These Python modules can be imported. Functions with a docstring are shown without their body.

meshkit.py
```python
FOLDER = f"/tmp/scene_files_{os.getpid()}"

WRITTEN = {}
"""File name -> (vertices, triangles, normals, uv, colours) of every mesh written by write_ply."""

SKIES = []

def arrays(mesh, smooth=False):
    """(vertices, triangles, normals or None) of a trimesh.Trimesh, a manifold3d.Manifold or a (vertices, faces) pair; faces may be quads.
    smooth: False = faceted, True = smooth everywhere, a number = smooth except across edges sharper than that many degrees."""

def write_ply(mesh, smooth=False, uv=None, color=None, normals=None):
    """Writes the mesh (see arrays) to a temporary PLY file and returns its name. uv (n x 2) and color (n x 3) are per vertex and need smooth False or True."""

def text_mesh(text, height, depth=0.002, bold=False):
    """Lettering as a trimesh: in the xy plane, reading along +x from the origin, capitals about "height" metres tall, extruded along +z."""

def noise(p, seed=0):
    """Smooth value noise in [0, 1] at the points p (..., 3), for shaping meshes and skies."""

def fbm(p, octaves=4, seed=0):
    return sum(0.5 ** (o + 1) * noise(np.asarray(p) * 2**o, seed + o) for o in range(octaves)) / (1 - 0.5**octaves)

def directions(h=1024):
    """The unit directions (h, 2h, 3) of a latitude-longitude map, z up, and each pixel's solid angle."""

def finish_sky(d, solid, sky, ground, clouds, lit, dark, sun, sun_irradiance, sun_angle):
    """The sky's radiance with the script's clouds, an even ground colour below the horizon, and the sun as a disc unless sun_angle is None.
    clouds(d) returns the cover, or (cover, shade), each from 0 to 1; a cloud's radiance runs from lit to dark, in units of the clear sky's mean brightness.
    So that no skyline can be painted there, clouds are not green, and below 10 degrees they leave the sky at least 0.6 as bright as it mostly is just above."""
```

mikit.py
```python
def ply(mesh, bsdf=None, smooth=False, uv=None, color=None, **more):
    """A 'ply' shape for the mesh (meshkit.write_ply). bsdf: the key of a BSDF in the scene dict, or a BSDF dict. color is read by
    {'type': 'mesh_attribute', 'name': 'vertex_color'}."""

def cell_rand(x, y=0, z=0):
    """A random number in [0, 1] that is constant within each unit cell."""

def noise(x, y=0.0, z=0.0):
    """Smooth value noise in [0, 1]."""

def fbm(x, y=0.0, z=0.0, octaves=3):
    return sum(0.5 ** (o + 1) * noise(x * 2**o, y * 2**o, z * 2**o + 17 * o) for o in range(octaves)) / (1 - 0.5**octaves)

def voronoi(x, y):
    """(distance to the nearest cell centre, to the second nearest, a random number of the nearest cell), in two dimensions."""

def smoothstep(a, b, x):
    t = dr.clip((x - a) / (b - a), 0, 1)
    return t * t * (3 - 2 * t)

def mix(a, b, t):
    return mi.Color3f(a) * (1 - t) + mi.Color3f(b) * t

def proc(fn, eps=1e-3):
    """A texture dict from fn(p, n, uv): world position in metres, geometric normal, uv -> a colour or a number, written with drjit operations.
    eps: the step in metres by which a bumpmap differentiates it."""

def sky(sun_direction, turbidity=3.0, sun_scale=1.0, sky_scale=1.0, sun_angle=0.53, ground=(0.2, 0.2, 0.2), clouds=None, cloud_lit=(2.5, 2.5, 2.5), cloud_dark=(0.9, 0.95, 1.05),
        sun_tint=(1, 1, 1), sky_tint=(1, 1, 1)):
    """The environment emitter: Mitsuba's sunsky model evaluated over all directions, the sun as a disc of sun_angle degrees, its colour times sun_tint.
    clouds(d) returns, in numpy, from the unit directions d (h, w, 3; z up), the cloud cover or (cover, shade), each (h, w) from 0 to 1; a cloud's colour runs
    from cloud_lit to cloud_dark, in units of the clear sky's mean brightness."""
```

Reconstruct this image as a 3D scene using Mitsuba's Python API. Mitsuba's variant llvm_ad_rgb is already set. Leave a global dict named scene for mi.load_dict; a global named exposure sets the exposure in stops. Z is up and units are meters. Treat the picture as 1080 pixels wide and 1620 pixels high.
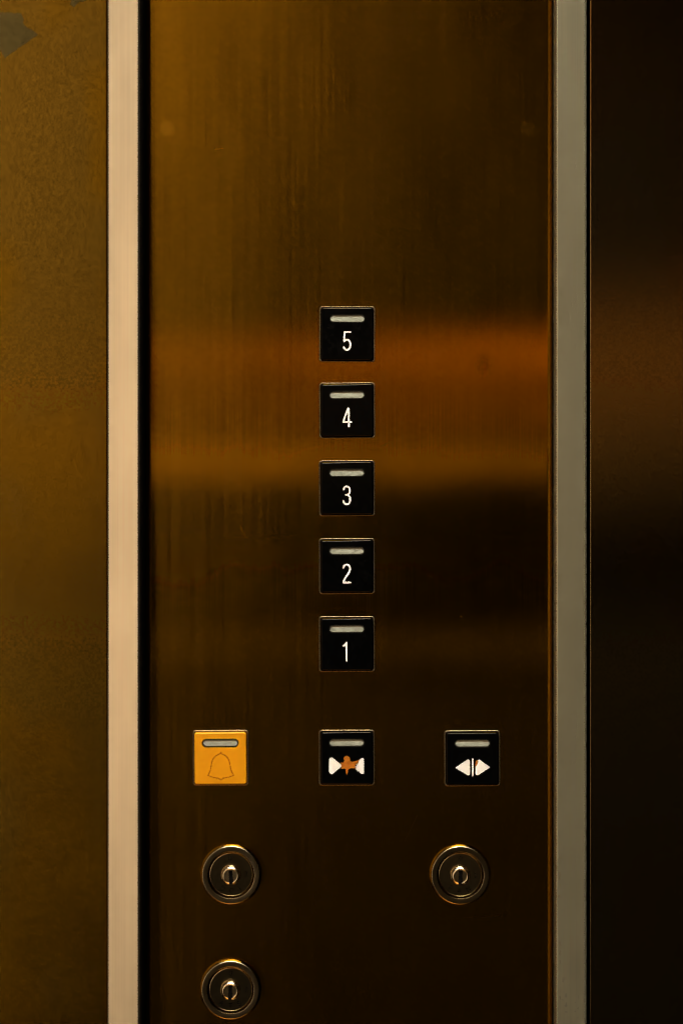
import math, random
import numpy as np, trimesh, drjit as dr, mitsuba as mi, mikit, meshkit
from shapely.geometry import Polygon, LineString, Point, box as sbox
from shapely.ops import unary_union
from mikit import proc, noise, fbm, smoothstep, mix

T = mi.ScalarTransform4f
scene, labels = {}, {}
exposure = 0.0

# ------------------------------------------------------------------ camera
D, ZC, S = 0.70, 1.30, 0.0003           # camera distance to the panel face, eye height, metres per photo pixel on the panel face
scene['camera'] = {'type': 'perspective', 'fov': 2 * math.degrees(math.atan(810 * S / D)), 'fov_axis': 'y', 'near_clip': 0.02, 'far_clip': 30.0,
                   'to_world': T().look_at(origin=[0, -D, ZC], target=[0, 0, ZC], up=[0, 0, 1])}


def X(px): return (px - 540) * S
def Z(py): return ZC + (810 - py) * S


# ------------------------------------------------------------------ lamps (all of them behind or above the photographer)
def lamp(key, loc, aim, w, h, rgb, label, cat, roll=0):
    """a rectangular luminaire: an opal diffuser in a shallow metal tray"""
    loc, aim = np.array(loc, float), np.array(aim, float)
    f = aim - loc; f /= np.linalg.norm(f)
    up = np.array([0, 0, 1.0]) if abs(f[2]) < 0.9 else np.array([0, 1.0, 0])
    r = np.cross(f, up); r /= np.linalg.norm(r); u = np.cross(r, f)
    c, n = math.cos(math.radians(roll)), math.sin(math.radians(roll)); r, u = r * c + u * n, u * c - r * n
    M = np.eye(4); M[:3, 0], M[:3, 1], M[:3, 2], M[:3, 3] = r, u, -f, loc      # local -z looks at the target
    t = trimesh.creation.box((w, h, 0.004)); t.apply_translation([0, 0, 0.0]); t.apply_transform(M)
    scene[key + '__diffuser'] = mikit.ply(t, 'lamp_glass', emitter={'type': 'area', 'radiance': {'type': 'rgb', 'value': list(rgb)}})
    tray = trimesh.util.concatenate([trimesh.creation.box((w + .03, h + .03, .01), T_(0, 0, .03))] +
           [trimesh.creation.box(e, T_(*p)) for e, p in (((.01, h + .03, .04), (-w / 2 - .011, 0, .014)), ((.01, h + .03, .04), (w / 2 + .011, 0, .014)),
                                                        ((w + .01, .01, .04), (0, -h / 2 - .011, .0135)), ((w + .01, .01, .04), (0, h / 2 + .011, .0135)))])
    tray.apply_transform(M)
    scene[key + '__housing'] = mikit.ply(tray, 'lamp_housing')
    labels[key] = {'label': label, 'category': cat}


def T_(x, y, z):
    m = np.eye(4); m[:3, 3] = (x, y, z); return m


scene['lamp_glass'] = {'type': 'diffuse', 'reflectance': {'type': 'rgb', 'value': [.06, .06, .06]}}
scene['lamp_housing'] = {'type': 'twosided', 'b': {'type': 'diffuse', 'reflectance': {'type': 'rgb', 'value': [.03, .03, .03]}}}
lamp('ceiling_lamp', (-.05, -.80, ZC + 1.45), (-.05, -.55, ZC), .60, .40, (83, 76, 63), 'square white ceiling lamp above the control panel', 'lamp')
lamp('wall_lamp', (-1.24, -1.60, ZC + .20), (-.1, 0, ZC + .15), .50, 2.5, (3.0, 2.08, 1.25), 'tall cream wall lamp to the left, behind the viewer', 'lamp', roll=-20)
lamp('strip_lamp', (.46, -1.90, ZC + .282), (.46, 0, ZC + .282), .74, .066, (.92, .34, .02), 'amber strip lamp behind the viewer, upper of a pair', 'lamp', roll=1.2)
lamp('strip_lamp_001', (.32, -1.92, ZC + .190), (.32, 0, ZC + .190), .80, .085, (.34, .135, .013), 'dim amber strip lamp behind the viewer, lower of a pair', 'lamp', roll=-1.0)
lamp('strip_lamp_002', (-.16, -1.90, ZC + .094), (-.16, 0, ZC + .094), 1.0, .038, (.70, .38, .045), 'narrow gold strip lamp behind the viewer', 'lamp', roll=-.5)
lamp('strip_lamp_003', (-1.05, -1.90, ZC - .250), (-1.05, 0, ZC - .250), .70, .010, (1.5, 1.1, .40), 'thin pale strip lamp low on the left behind the viewer', 'lamp')
lamp('strip_lamp_004', (.36, -1.90, ZC - .235), (.36, 0, ZC - .235), .12, .010, (2.2, 1.6, .6), 'thin pale strip lamp low on the right behind the viewer', 'lamp')
lamp('floor_lamp', (-.20, -.42, ZC - 1.22), (-.10, -.10, ZC), .60, .26, (6.5, 2.6, .4), 'amber lamp on the floor, shining up at the panel', 'lamp')


# ------------------------------------------------------------------ materials


def rgb(*c): return {'type': 'rgb', 'value': list(c)}


def grain(p):
    """fine vertical brushing, -1 .. 1"""
    a = noise(p.x * 2600, p.z * 20, 3.1) - .5
    b = noise(p.x * 1450 + 40, p.z * 10, 8.3) - .5
    c = noise(p.x * 330 + 9, p.z * 2.2, 1.7) - .5
    return a + b * .6 + c * .2


def smear(p, px, py, rx, ry, s=1.0):
    d = dr.square((p.x - X(px)) / (rx * S)) + dr.square((p.z - Z(py)) / (ry * S))
    return dr.exp(-d * (1.0 + .5 * (noise(p.x * 900, p.z * 500, px) - .5))) * s


def panel_colour(p, n, uv):
    g = 1 + .18 * grain(p)
    cloud = .90 + .2 * fbm(p.x * 28, p.z * 11, 5.0, 4)
    wear = 1 - .10 * smear(p, 765, 578, 12, 16) - .14 * smear(p, 360, 95, 14, 50) - .12 * smear(p, 800, 660, 30, 30)
    tone = mix((.43, .208, .008), (.385, .195, .013), fbm(p.x * 9, p.z * 4, 2.0, 3))
    return tone * (g * cloud * wear)


def panel_rough_u(p, n, uv):
    return .172 + .03 * (fbm(p.x * 60, p.z * 16, 3.0, 3) - .5) + .02 * grain(p)


MARKS = [(341, 236, 352, 235, .9, .07), (728, 975, 730, 976, 1.1, .14), (679, 911, 683, 913, 1.0, .10), (380, 832, 388, 850, 1.6, .04), (355, 852, 392, 850, .8, .035), (604, 706, 618, 698, .9, .05), (660, 1290, 640, 1330, .8, .03), (690, 1455, 790, 1448, 1.2, .03)]


def panel_rough_v(p, n, uv):
    r = .010 + .008 * (fbm(p.x * 40, p.z * 22, 6.0, 3) - .4)
    r = r + .05 * smear(p, 780, 1445, 45, 9) + .015 * smear(p, 765, 578, 12, 16) + .02 * smear(p, 365, 1440, 60, 10)
    r = dr.clip(r * (1 + .08 * grain(p)), .004, .2)
    for x0, y0, x1, y1, w, k in MARKS:                                  # hairline scratches and specks that scatter light
        ax, az, bx, bz = X(x0), Z(y0), X(x1), Z(y1)
        dx, dz = bx - ax, bz - az
        t = dr.clip(((p.x - ax) * dx + (p.z - az) * dz) / (dx * dx + dz * dz), 0, 1)
        d = dr.sqrt(dr.square(p.x - ax - dx * t) + dr.square(p.z - az - dz * t))
        r = r + k * (1 - smoothstep(w * S * .5, w * S, d))
    return r


def panel_bump(p, n, uv):
    return (fbm(p.x * 14, p.z * 9, 2.5, 2) * .00026 + grain(p) * .0000045)


scene['panel_metal'] = {'type': 'twosided', 'b': {'type': 'bumpmap', 'scale': 1.0, 'arbitrary': proc(panel_bump, 2e-4), 'b': {
    'type': 'roughconductor', 'distribution': 'beckmann', 'material': 'none', 'alpha_u': proc(panel_rough_u), 'alpha_v': proc(panel_rough_v), 'specular_reflectance': proc(panel_colour)}}}


def wall_colour(p, n, uv):
    m = fbm(p.x * 1050, p.z * 1050, 1.0, 3)
    blot = fbm(p.x * 22, p.z * 13, 4.0, 4)
    tone = mix((.225, .122, .007), (.198, .117, .014), smoothstep(.40, .66, blot))
    return tone * (.64 + .72 * m)


def wall_rough(p, n, uv):
    return .22 + .05 * (fbm(p.x * 30, p.z * 30, 7.0, 3) - .5)


def wall_bump(p, n, uv):
    return fbm(p.x * 1300, p.z * 1300, 9.0, 2) * .000009


scene['wall_metal'] = {'type': 'twosided', 'b': {'type': 'bumpmap', 'scale': 1.0, 'arbitrary': proc(wall_bump, 2e-4), 'b': {
    'type': 'roughconductor', 'distribution': 'beckmann', 'material': 'none', 'alpha_u': proc(wall_rough), 'alpha_v': .03, 'specular_reflectance': proc(wall_colour)}}}


def dark_wall_colour(p, n, uv):
    m = fbm(p.x * 1000, p.z * 1000, 1.0, 3)
    return mix((.26, .148, .05), (.225, .165, .075), smoothstep(.35, .65, fbm(p.x * 14, p.z * 9, 4.0, 3))) * (.75 + .5 * m)


scene['dark_wall_metal'] = {'type': 'twosided', 'b': {'type': 'bumpmap', 'scale': 1.0, 'arbitrary': proc(wall_bump, 2e-4), 'b': {
    'type': 'roughconductor', 'distribution': 'beckmann', 'material': 'none', 'alpha_u': .165, 'alpha_v': .03, 'specular_reflectance': proc(dark_wall_colour)}}}


def bare_colour(p, n, uv):
    return mi.Color3f(.108, .092, .036) * (.75 + .5 * fbm(p.x * 420, p.z * 420, 2.0, 3))


scene['bare_metal'] = {'type': 'twosided', 'b': {'type': 'roughconductor', 'distribution': 'beckmann', 'material': 'none', 'alpha_u': .17, 'alpha_v': .03, 'specular_reflectance': proc(bare_colour)}}


def trim_colour(p, n, uv):
    g = noise(p.x * 1700, p.z * 10, 2.0) - .5
    k = fbm(p.x * 90, p.z * 24, 3.0, 4) - .5
    spk = smoothstep(.80, .86, noise(p.x * 700, p.z * 700, 5.0)) * smoothstep(.86, .98, noise(p.x * 40, p.z * 30, 6.0))
    return mi.Color3f(.80, .69, .50) * (1 + .07 * g + .22 * k) * (1 - .45 * spk)


def trim_paint(p, n, uv):
    return trim_colour(p, n, uv) * .36


scene['trim_metal'] = {'type': 'twosided', 'b': {'type': 'blendbsdf', 'weight': .5,
    'a': {'type': 'roughconductor', 'distribution': 'beckmann', 'material': 'none', 'alpha': .165, 'specular_reflectance': proc(trim_colour)},
    'b': {'type': 'diffuse', 'reflectance': proc(trim_paint)}}}


def grey_colour(p, n, uv):
    return trim_colour(p, n, uv) * mi.Color3f(.78, .84, .78)


def grey_paint(p, n, uv):
    return grey_colour(p, n, uv) * .36


scene['grey_trim_metal'] = {'type': 'twosided', 'b': {'type': 'blendbsdf', 'weight': .5,
    'a': {'type': 'roughconductor', 'distribution': 'beckmann', 'material': 'none', 'alpha': .165, 'specular_reflectance': proc(grey_colour)},
    'b': {'type': 'diffuse', 'reflectance': proc(grey_paint)}}}


def lock_colour(p, n, uv):
    return mi.Color3f(.34, .30, .215) * (.8 + .4 * fbm(p.x * 900, p.z * 900, 2.0, 3))


scene['lock_metal'] = {'type': 'twosided', 'b': {'type': 'roughconductor', 'distribution': 'beckmann', 'material': 'none', 'alpha': .18, 'specular_reflectance': proc(lock_colour)}}
scene['barrel_metal'] = {'type': 'twosided', 'b': {'type': 'roughconductor', 'distribution': 'beckmann', 'material': 'none', 'alpha': .17, 'specular_reflectance': rgb(.74, .66, .50)}}
scene['bezel_metal'] = {'type': 'twosided', 'b': {'type': 'roughconductor', 'distribution': 'ggx', 'material': 'none', 'alpha': .25, 'specular_reflectance': rgb(.17, .135, .085)}}


scene['dial_metal'] = {'type': 'twosided', 'b': {'type': 'roughconductor', 'distribution': 'beckmann', 'material': 'none', 'alpha': .12, 'specular_reflectance': rgb(.42, .33, .20)}}


def cap_rough(p, n, uv):
    return .10 + .22 * smoothstep(.42, .66, fbm(p.x * 700, p.z * 700, p.y * 700, 3))


scene['black_plastic'] = {'type': 'principled', 'base_color': rgb(.0008, .0008, .0008), 'roughness': proc(cap_rough), 'specular': .10}
scene['orange_plastic'] = {'type': 'principled', 'base_color': proc(lambda p, n, uv: mi.Color3f(.63, .255, .004) * (.96 + .08 * fbm(p.x * 500, p.z * 500, 1.0, 3))), 'roughness': .42, 'specular': .3}
scene['lens_plastic'] = {'type': 'principled', 'base_color': proc(lambda p, n, uv: mi.Color3f(.32, .335, .27) * (.8 + .4 * fbm(p.x * 900, p.z * 1500, 1.0, 3))), 'roughness': .35, 'specular': .5}
scene['white_print'] = {'type': 'diffuse', 'reflectance': rgb(.89, .87, .82)}
scene['brown_print'] = {'type': 'diffuse', 'reflectance': rgb(.30, .085, .004)}
scene['orange_print'] = {'type': 'diffuse', 'reflectance': proc(lambda p, n, uv: mix((.30, .075, .008), (.46, .16, .02), fbm(p.x * 900, p.z * 900, 1.0, 3)))}
scene['dark_print'] = {'type': 'diffuse', 'reflectance': rgb(.004, .0035, .003)}
scene['rear_brown'] = {'type': 'diffuse', 'reflectance': rgb(.062, .055, .042)}
scene['void_black'] = {'type': 'twosided', 'b': {'type': 'diffuse', 'reflectance': rgb(.012, .011, .009)}}

# ------------------------------------------------------------------ mesh helpers. Local frame of a fitting: x right, y up, z out of the panel
ROT = np.array([[1, 0, 0, 0], [0, 0, -1, 0], [0, 1, 0, 0], [0, 0, 0, 1.0]])


def put(mesh, px, py, z=0.0):
    m = mesh.copy(); m.apply_transform(ROT); m.apply_translation([X(px), -z, Z(py)]); return m


def add(key, mesh, mat, smooth=False, label=None, kind=None, uv=False):
    base, k = key, 0
    while key in scene:
        k += 1; key = f'{base}_{k:03d}'
    scene[key] = mikit.ply(mesh, mat, smooth=smooth, **({'uv': mesh.vertices[:, [0, 2]]} if uv else {}))
    if label or kind:
        labels[key] = {**({'label': label} if label else {}), **({'kind': kind} if kind else {})}
    return key


def rr(w, h, r, n=6):
    """corner-rounded rectangle, fixed number of points"""
    pts = []
    for cx, cy, a0 in ((w / 2 - r, h / 2 - r, 0), (-w / 2 + r, h / 2 - r, 90), (-w / 2 + r, -h / 2 + r, 180), (w / 2 - r, -h / 2 + r, 270)):
        for i in range(n + 1):
            a = math.radians(a0 + 90 * i / n); pts.append((cx + r * math.cos(a), cy + r * math.sin(a)))
    return np.array(pts)


def loft(layers):
    """closed body from rings of equal point count, bottom first: [(ring, z), ...]"""
    n = len(layers[0][0])
    v = np.vstack([np.column_stack([r, np.full(n, z)]) for r, z in layers])
    f = []
    for k in range(len(layers) - 1):
        for i in range(n):
            j = (i + 1) % n; a, b, c, d = k * n + i, k * n + j, (k + 1) * n + j, (k + 1) * n + i
            f += [(a, b, c), (a, c, d)]
    v = np.vstack([v, [[*layers[0][0].mean(0), layers[0][1]], [*layers[-1][0].mean(0), layers[-1][1]]]])
    q = len(layers) - 1
    for i in range(n):
        j = (i + 1) % n
        f += [(len(v) - 2, j, i), (len(v) - 1, q * n + i, q * n + j)]
    return trimesh.Trimesh(v, f, process=True)


def ring_loft(layers):
    """closed ring from rings running once round its section"""
    n = len(layers[0][0]); L = len(layers)
    v = np.vstack([np.column_stack([r, np.full(n, z)]) for r, z in layers]); f = []
    for k in range(L):
        for i in range(n):
            j = (i + 1) % n; k2 = (k + 1) % L
            a, b, c, d = k * n + i, k * n + j, k2 * n + j, k2 * n + i
            f += [(a, b, c), (a, c, d)]
    return trimesh.Trimesh(v, f, process=True)


def prism(poly, z0, z1):
    ms = [trimesh.creation.extrude_polygon(g, z1 - z0, engine='earcut') for g in getattr(poly, 'geoms', [poly])]
    m = trimesh.util.concatenate(ms); m.apply_translation([0, 0, z0]); return m


def cut(a, *b): return trimesh.boolean.difference([a, *b], engine='manifold')


def arc(cx, cy, rx, ry, a0, a1, n=14):
    return [(cx + rx * math.cos(math.radians(a0 + (a1 - a0) * i / n)), cy + ry * math.sin(math.radians(a0 + (a1 - a0) * i / n))) for i in range(n + 1)]


# condensed numerals as pen strokes, unit = photo pixel, centred
def glyph(c):
    W, H = 5.3, 14.2
    if c == '1':
        L = [[(-4.0, 9.3), (-1.4, 10.3), (.9, H), (.9, -H)]]
    elif c == '2':
        L = [arc(0, 8.0, W, 6.2, 172, -18, 16) + [(3.6, 1.6), (-2.2, -6.5), (-4.9, -12.0), (-5.2, -H), (5.6, -H)]]
    elif c == '3':
        L = [arc(-.2, 7.6, W - .3, 6.6, 165, -78, 16) + [(-1.3, .9)], [(-1.3, .9)] + arc(-.2, -6.6, W + .2, 7.6, 78, -165, 18)]
    elif c == '4':
        L = [[(2.7, -H), (2.7, H), (1.6, H), (-6.0, -6.2), (-6.0, -7.2), (6.3, -7.2)]]
    else:
        L = [[(5.0, H), (-3.6, H), (-4.6, .6)] + arc(-.1, -6.0, W + .2, 8.2, 138, -150, 20)]
    return unary_union([LineString(l).buffer(1.55, quad_segs=6) for l in L])


def px_poly(pts, k=1.0):
    return Polygon([(x * S * k, y * S * k) for x, y in pts])


def scaled(g, k):
    from shapely import affinity
    return affinity.scale(g, k, k, origin=(0, 0))


# ------------------------------------------------------------------ the setting: dark recess behind the claddings
back = trimesh.creation.box((1.6, .02, 1.5), T_(0, .050, ZC))
add('wall', trimesh.creation.box((4.0, .02, 3.2), T_(0, -2.20, ZC)), 'rear_brown', kind='structure')
labels['wall'] = {'label': 'brown rear wall behind the viewer', 'kind': 'structure', 'category': 'wall'}
add('wall', back, 'void_black', kind='structure')
labels['wall_001'] = {'label': 'black recess wall seen through the gaps beside the control panel', 'kind': 'structure', 'category': 'wall'}

# ------------------------------------------------------------------ control panel
BUTTONS = [('5', 549, 528), ('4', 549, 649), ('3', 548.7, 772.3), ('2', 548.5, 896), ('1', 548.5, 1019.5), ('bell', 348.6, 1200), ('close', 548.3, 1199.7), ('open', 747, 1200.7)]
LOCKS = [('DOL', 366, 1382), ('FAN', 727, 1382.5), ('ATS', 365.3, 1563.5)]
XL, XR, Z0, Z1, RE = X(230.8), X(873.8), ZC - .62, ZC + .62, .0028
face = sbox(XL + RE, Z0 - ZC, XR - RE, Z1 - ZC)
for _, px, py in BUTTONS:
    face = face.difference(Polygon([(X(px) + a, Z(py) - ZC + b) for a, b in rr(86 * S, 86 * S, 4 * S)]))
for _, px, py in LOCKS:
    face = face.difference(Point(X(px), Z(py) - ZC).buffer(36 * S, quad_segs=16))
sheet = prism(face, -.0025, 0)
# rolled long edges: quarter rounds that turn back into the wall
def rolled(x_edge, sgn):
    pts = [(x_edge - sgn * RE, 0)] + [(x_edge - sgn * RE + sgn * RE * math.sin(a), -RE + RE * math.cos(a)) for a in np.linspace(.0, math.pi / 2, 12)[1:]]
    pts += [(x_edge, -.030), (x_edge - sgn * .0025, -.030), (x_edge - sgn * .0025, -RE), (x_edge - sgn * RE, -.0025)]
    poly = Polygon(pts); m = trimesh.creation.extrude_polygon(poly, Z1 - Z0, engine='earcut')   # x, depth -> local (x, z), length along y
    v = m.vertices.copy(); m.vertices = np.column_stack([v[:, 0], v[:, 2] + Z0 - ZC, v[:, 1]]); m.invert(); return m
plate = trimesh.util.concatenate([sheet, rolled(XL, -1), rolled(XR, 1)])
plate = trimesh.Trimesh(plate.vertices, plate.faces, process=False)
plate.apply_transform(ROT); plate.apply_translation([0, 0, ZC])
scene['control_panel__faceplate'] = mikit.ply(plate, 'panel_metal', smooth=False, uv=plate.vertices[:, [0, 2]])
labels['control_panel'] = {'label': 'tall brushed bronze lift control panel carrying all the buttons and key switches', 'category': 'control panel'}
for px in (265, 833):
    th = np.linspace(0, 2 * math.pi, 33)[:-1]
    circ = lambda r: np.column_stack([r * np.cos(th), r * np.sin(th)])
    m = loft([(circ(.0036), -.0005), (circ(.0036), .00002)])
    m = put(m, px, 203)
    key = 'control_panel__plug' if px == 265 else 'control_panel__plug_001'
    scene[key] = mikit.ply(m, 'plug_metal', uv=m.vertices[:, [0, 2]])
scene['plug_metal'] = {'type': 'twosided', 'b': {'type': 'roughconductor', 'distribution': 'beckmann', 'material': 'none', 'alpha_u': .20, 'alpha_v': .022, 'specular_reflectance': rgb(.455, .228, .014)}}

# ------------------------------------------------------------------ trims beside the panel, side claddings
def bar(x0, x1, h, depth, r0, r1, n=5, splay=0.0):
    """upright bar, front face at height h above the panel face, its left / right front edges rounded by r0 / r1"""
    pts = [(x0, -depth)] + [(x0 + r0 - r0 * math.cos(a), h - r0 + r0 * math.sin(a)) for a in np.linspace(0, math.pi / 2, n + 1)]
    pts += [(x1 - r1 + r1 * math.sin(a), h - r1 + r1 * math.cos(a)) for a in np.linspace(0, math.pi / 2, n + 1)] + [(x1, -depth)]
    pts = [(x, y if y < .0049 and y == -depth else y + splay * ((x - x1) if splay > 0 else (x - x0))) for x, y in pts]
    m = trimesh.creation.extrude_polygon(Polygon(pts), Z1 - Z0, engine='earcut')
    v = m.vertices.copy(); m.vertices = np.column_stack([v[:, 0], -v[:, 1], v[:, 2] + Z0]); return m


def fix(m):
    trimesh.repair.fix_normals(m); return m


def Xh(px, h): return X(px) * (D - h) / D
HL, HR = .011, .005
tl = fix(bar(Xh(168.5, HL), Xh(218.4, HL), HL, -.005, .0007, .0003, splay=.26))
tr = fix(bar(Xh(879.2, HR), Xh(928.6, HR), HR, .03, .0007, .0014, splay=-.08))
add('metal_trim__strip', tl, 'trim_metal', smooth=40)
add('metal_trim__seal', fix(bar(Xh(169.5, HL), Xh(217.6, HL), .006, .03, .0003, .0003)), 'void_black', label='black seal under the strip')
labels['metal_trim'] = {'label': 'bright cream metal strip on the left edge of the control panel', 'category': 'trim strip', 'group': 'metal strips flanking the control panel'}
add('metal_trim_001', tr, 'grey_trim_metal', smooth=40)
labels['metal_trim_001'] = {'label': 'dull grey metal strip on the right edge of the control panel', 'category': 'trim strip', 'group': 'metal strips flanking the control panel'}
wl = fix(bar(-.50, Xh(169.4, .002), .002, .03, .001, .0006))
wr = fix(bar(Xh(932, .001), .50, .001, .03, .0008, .001))
add('wall_panel__sheet', wl, 'wall_metal', uv=True)
labels['wall_panel'] = {'label': 'mottled bronze wall panel with worn grey patches beside the cream strip', 'category': 'wall panel'}
add('wall_panel_001__sheet', wr, 'dark_wall_metal', uv=True)
labels['wall_panel_001'] = {'label': 'very dark bronze wall panel beside the grey strip', 'category': 'wall panel'}


def patch(pts, label=None):
    h = .002
    g = Polygon([((x - 540) * S * (D - h) / D, (810 - y) * S * (D - h) / D) for x, y in pts]).buffer(0)
    m = prism(g, h - .0003, h + .00015); m.apply_transform(ROT); m.apply_translation([0, 0, ZC]); return m


rng = random.Random(4)
def ragged(pts, amp=.8, step=5):
    out = []
    for (x0, y0), (x1, y1) in zip(pts, pts[1:] + pts[:1]):
        n = max(1, int(math.hypot(x1 - x0, y1 - y0) / step))
        for i in range(n):
            out.append((x0 + (x1 - x0) * i / n + rng.uniform(-amp, amp), y0 + (y1 - y0) * i / n + rng.uniform(-amp, amp)))
    return out
add('wall_panel__bare_patch', patch(ragged([(-60, 30), (-30, 17), (2, 20), (33, 21), (38, 30), (37, 37), (44, 45), (52, 47), (61, 55), (8, 92), (2, 80), (-12, 96), (-60, 110)])), 'bare_metal', uv=True, label='grey patch where the bronze finish has worn off')
add('wall_panel__bare_patch', patch(ragged([(112, -12), (150, -14), (137, 1), (126, 3), (117, 11), (112, 8), (113, 0)])), 'bare_metal', uv=True, label='small grey worn patch at the top')

# ------------------------------------------------------------------ push buttons
CAPW, HC = 82 * S, .0021
kc = (D - HC) / D


def cap_mesh():
    r = 3.6 * S; L = [(rr(CAPW, CAPW, r), -.006), (rr(CAPW, CAPW, r), HC - .0007)]
    for a in np.linspace(0, math.pi / 2, 6)[1:]:
        i = .0006 * (1 - math.cos(a)); L.append((rr(CAPW - 2 * i, CAPW - 2 * i, r - i * .7), HC - .0007 + .0007 * math.sin(a)))
    body = loft(L)
    w, h = 57.5 * S, 13.4 * S
    slot = prism(LineString([(-w / 2 + h / 2, 24.3 * S), (w / 2 - h / 2, 24.3 * S)]).buffer(h / 2, quad_segs=10), HC - .0020, HC + .01)
    return cut(body, slot)


def lens_mesh():
    w, h = 54.6 * S, 11.8 * S; o = np.array(LineString([(-w / 2 + h / 2, 0), (w / 2 - h / 2, 0)]).buffer(h / 2, quad_segs=8).exterior.coords)[:-1]
    if Polygon(o).exterior.is_ccw is False: o = o[::-1]
    L = [(o, HC - .0040), (o, HC - .0011)] + [(o * np.array([1 - .03 * t, 1 - .25 * t]), HC - .0011 + .0003 * t ** .5) for t in (.3, .7, 1.0)]
    m = loft(L); m.apply_translation([0, 24.3 * S, 0]); return m


def bezel_mesh():
    def q(w, r): return rr(w * S, w * S, r * S)
    return ring_loft([(q(83.4, 3.9), -.005), (q(88.2, 5), -.005) if False else (q(85.8, 4), -.005), (q(85.8, 4), .00004), (q(88.4, 5), .00006), (q(88.0, 4.8), .00028), (q(86.6, 4.4), .00044), (q(84.6, 4.1), .00036), (q(83.4, 3.9), .0001)])


def liner_mesh():
    c = LineString([(-22 * S, 24.3 * S), (22 * S, 24.3 * S)])
    return prism(c.buffer(6.6 * S, quad_segs=10).difference(c.buffer(5.75 * S, quad_segs=10)), HC - .0019, HC - .0001)


LINER = liner_mesh()
CAP, LENS, BEZEL = cap_mesh(), lens_mesh(), bezel_mesh()
trimesh.repair.fix_normals(BEZEL)
PR0, PR1 = HC - .0002, HC + .00009      # printed marks: a thin film of ink on the cap
INFO = {
    '5': ('floor_button', 'black square button with white numeral 5, topmost of the column'),
    '4': ('floor_button', 'black square button with white numeral 4, below the 5'),
    '3': ('floor_button', 'black square button with white numeral 3, middle of the column'),
    '2': ('floor_button', 'black square button with white numeral 2, above the 1'),
    '1': ('floor_button', 'black square button with white numeral 1, lowest of the numbered column'),
    'bell': ('alarm_button', 'yellow-orange square alarm button with an outlined bell'),
    'close': ('door_close_button', 'black square button with white arrowheads worn to orange in the middle'),
    'open': ('door_open_button', 'black square button with two white outward arrows and a bar'),
}
count = {}
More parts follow.
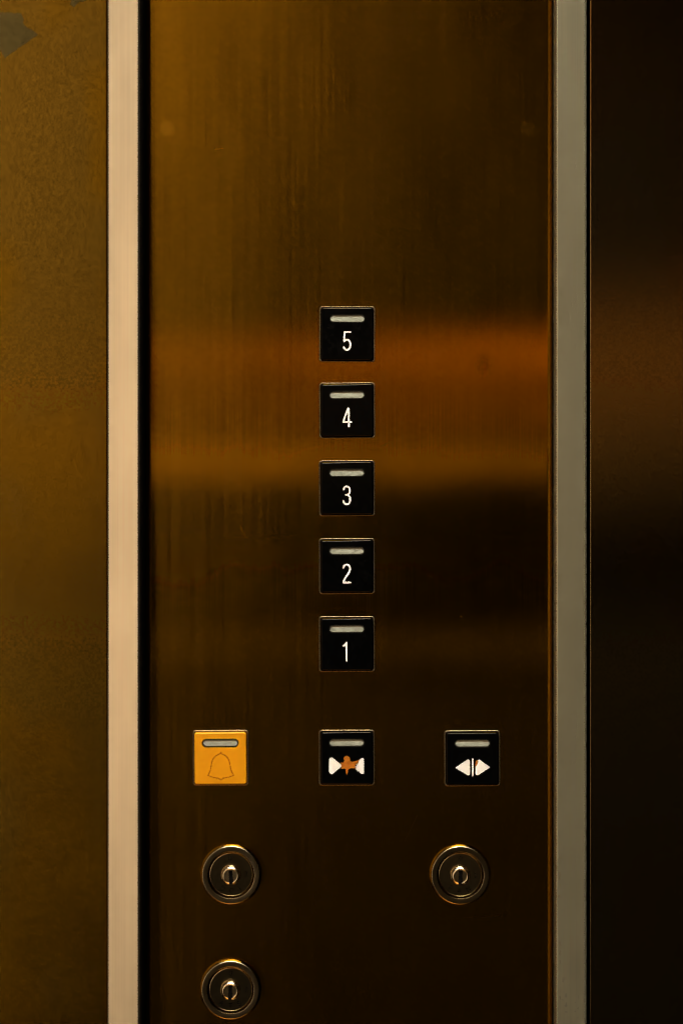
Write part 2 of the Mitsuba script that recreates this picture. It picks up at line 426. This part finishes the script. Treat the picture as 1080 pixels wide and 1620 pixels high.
for c, px, py in BUTTONS:
    name, lab = INFO[c]; k = count.get(name, 0); count[name] = k + 1
    key = name if k == 0 else f'{name}_{k:03d}'
    labels[key] = {'label': lab, 'category': 'push button'}
    if name == 'floor_button': labels[key]['group'] = 'numbered floor buttons in a column'
    # the photographed outline is that of the cap's face, which stands HC proud: keep it centred there
    qx, qy = 540 + (px - 540) * kc, 810 + (py - 810) * kc
    roll, seat = rng.uniform(-.45, .45), rng.uniform(-.00012, .00012)      # no two sit quite alike
    def P(m):
        m = m.copy(); m.apply_transform(trimesh.transformations.rotation_matrix(math.radians(roll), [0, 0, 1])); return put(m, qx, qy, seat)
    add(key + '__bezel', P(BEZEL), 'bezel_metal', smooth=35)
    add(key + '__cap', P(CAP), 'orange_plastic' if c == 'bell' else 'black_plastic', smooth=35)
    add(key + '__cap__slot_liner', P(LINER), 'void_black')
    add(key + '__indicator', P(LENS), 'lens_plastic', smooth=35)
    if c in '12345':
        g = glyph(c)
        from shapely import affinity
        g = affinity.translate(scaled(g, S * kc), (-.3 if c != '1' else -1.6) * S, -11.4 * S)
        add(key + '__cap__numeral', P(prism(g, PR0, PR1)), 'white_print')
    elif c == 'bell':
        z = lambda x, y: ((x / 7.714 + 280 - px) * S * kc, (py - y / 7.714 - 1130) * S * kc)
        half = [(535, 462), (527, 480), (505, 492), (470, 510), (444, 540), (428, 580), (420, 625), (412, 665), (398, 708), (377, 745)]
        low = [(377, 745), (420, 762), (470, 775), (508, 782), (522, 796), (536, 803)]
        mir = lambda L: [(2 * 534.5 - x, y) for x, y in L]
        line = half + low[1:] + mir(low)[::-1][1:] + mir(half)[::-1][1:]
        g = Polygon([z(x, y) for x, y in line]); g = g.exterior.buffer(.74 * S, quad_segs=4)
        add(key + '__cap__bell_outline', P(prism(g, PR0, PR1)), 'brown_print')
    else:
        z = lambda x, y: ((x / 3.1765 + 480 - px) * S * kc, (py - y / 3.1765 - 1130) * S * kc)
        G = lambda L, e=0: Polygon([z(x, y) for x, y in L]).buffer(e * S).buffer(-e * S)
        if c == 'close':
            add(key + '__cap__arrow', P(prism(G([(128, 226), (133, 219), (145, 217), (160, 230), (190, 253), (189, 264), (165, 283), (143, 302), (136, 299), (128, 291)]), PR0, PR1)), 'white_print')
            add(key + '__cap__arrow', P(prism(G([(303, 224), (303, 297), (296, 301), (286, 297), (278, 287), (270, 289), (268, 280), (259, 276), (266, 270), (258, 265), (267, 258), (262, 253), (276, 243), (278, 232), (290, 221), (298, 219)]), PR0, PR1)), 'white_print')
            add(key + '__cap__worn_spot', P(prism(G([(217, 208), (226, 211), (235, 221), (234, 233), (243, 240), (260, 236), (281, 227), (276, 241), (262, 252), (258, 262), (262, 274), (247, 271), (232, 272), (225, 278), (221, 292), (218, 306), (213, 296), (211, 278), (204, 273), (187, 275), (191, 264), (190, 252), (186, 241), (200, 243), (205, 234), (200, 224), (205, 212)]), PR0 - .00002, PR1 - .00003)), 'orange_print', label='orange star-shaped worn spot between the arrowheads')
        else:
            add(key + '__cap__arrow', P(prism(G([(761, 268), (824, 226), (833, 229), (835, 236), (835, 298), (832, 305), (824, 307)]), PR0, PR1)), 'white_print')
            add(key + '__cap__bar', P(prism(G([(845, 221), (852, 221), (852, 312), (845, 312)]), PR0, PR1)), 'white_print')
            add(key + '__cap__arrow', P(prism(G([(862, 262), (869, 257), (875, 246), (875, 234), (880, 226), (936, 267), (874, 307), (865, 305), (862, 298)]), PR0, PR1)), 'white_print', label='white arrow with a chipped upper corner')
            add(key + '__cap__worn_spot', P(prism(G([(862, 262), (862, 240), (867, 230), (873, 230), (874, 246), (868, 256)]), PR0 - .00002, PR1 - .00003)), 'orange_print', label='small brown chip in the right arrow')

# ------------------------------------------------------------------ key switches
NSEG = 72


def lathe(profile):
    m = trimesh.creation.revolve(np.array(profile, float), sections=NSEG); trimesh.repair.fix_normals(m); return m


mm = .001
R = 48.0 * S
ring_profile = [(R - .0034, -.004), (R - .0002, -.004), (R - .0002, 0), (R, .0002), (R - .0001, .0018), (R - .0005, .0027), (R - .0008, .00305), (R - .0012, .0032), (R - .0031, .0031), (R - .0033, .0030), (R - .0034, .0026), (R - .0034, -.004)]
dR = R - .0040
disc_profile = [(0, -.004), (dR, -.004), (dR, .0015), (dR - .0003, .0018), (dR - .0006, .00188), (0, .00188)]
bR = 15.4 * S
barrel_profile = [(0, .0005), (bR, .0005), (bR, .0032), (bR - .0001, .0036), (bR - .0004, .0041), (bR - .0008, .0045), (bR - .0013, .0047), (bR - .0015, .0046), (bR - .0015, .0040), (0, .0040)]
RING, DISC = lathe(ring_profile), lathe(disc_profile)
BARREL = lathe(barrel_profile)
keyway = unary_union([sbox(-2.9 * S, -19 * S, 2.9 * S, 8 * S), Polygon([(-2.4 * S, -2 * S), (3.6 * S, -3 * S), (4.2 * S, -10 * S), (-2.4 * S, -10 * S)])])
BARREL = cut(BARREL, prism(keyway, .0012, .01))
well = prism(Point(0, 0).buffer(bR + .0002, quad_segs=12), .0009, .01)


def lettering(text, ht):
    m = meshkit.text_mesh(text, ht, .0002); m.apply_translation([-(m.bounds[0][0] + m.bounds[1][0]) / 2, -(m.bounds[0][1] + m.bounds[1][1]) / 2, 0]); return m


def on_dial(mesh, deg, rad, turn):
    m = mesh.copy(); a = math.radians(deg)
    m.apply_transform(trimesh.transformations.rotation_matrix(math.radians(turn), [0, 0, 1]))
    m.apply_translation([rad * math.cos(a), rad * math.sin(a), .00188 - .00016]); return m


LOCKLAB = {'DOL': 'round metal key switch below the orange alarm button, upper of two', 'FAN': 'round metal key switch at the right, below the outward arrows button', 'ATS': 'round metal key switch marked ATS at the bottom, lower of two'}
for i, (word, px, py) in enumerate(LOCKS):
    key = 'key_switch' if i == 0 else f'key_switch_{i:03d}'
    labels[key] = {'label': LOCKLAB[word], 'category': 'key switch', 'group': 'key switches on the control panel'}
    turn = (2.5, -3.0, -1.0)[i]
    def P(m):
        m = m.copy(); m.apply_transform(trimesh.transformations.rotation_matrix(math.radians(turn), [0, 0, 1])); return put(m, px, py)
    add(key + '__ring', P(RING), 'lock_metal', smooth=35)
    add(key + '__dial', P(DISC), 'dial_metal', smooth=35)
    add(key + '__barrel', P(BARREL), 'barrel_metal', smooth=35)
    add(key + '__barrel__keyway', P(prism(keyway.intersection(Point(0, 0).buffer(bR - .0003)).buffer(-.00003), .0010, .0037)), 'dark_print')
    pins = [trimesh.creation.icosphere(2, .00030) for _ in range(2)]
    pins[0].apply_translation([-1.7 * S, -7.5 * S, .0033]); pins[1].apply_translation([4.4 * S, -7.5 * S, .0032])
    for p_ in (pins if word != 'FAN' else pins[1:]): add(key + '__barrel__pin', P(p_), 'barrel_metal', smooth=True)
    marks = [on_dial(lettering('0', 7.4 * S), 91, 26 * S, 0), on_dial(lettering('I', 7.6 * S), 0, 24.5 * S, 0)]
    for k, ch in enumerate(word):
        a = -90 + (k - 1) * 33
        marks.append(on_dial(lettering(ch, 7.6 * S), a, 25.5 * S, a + 90))
    add(key + '__dial__lettering', P(trimesh.util.concatenate(marks)), 'dark_print', label=f'dark engraved letters 0, I and {word}')
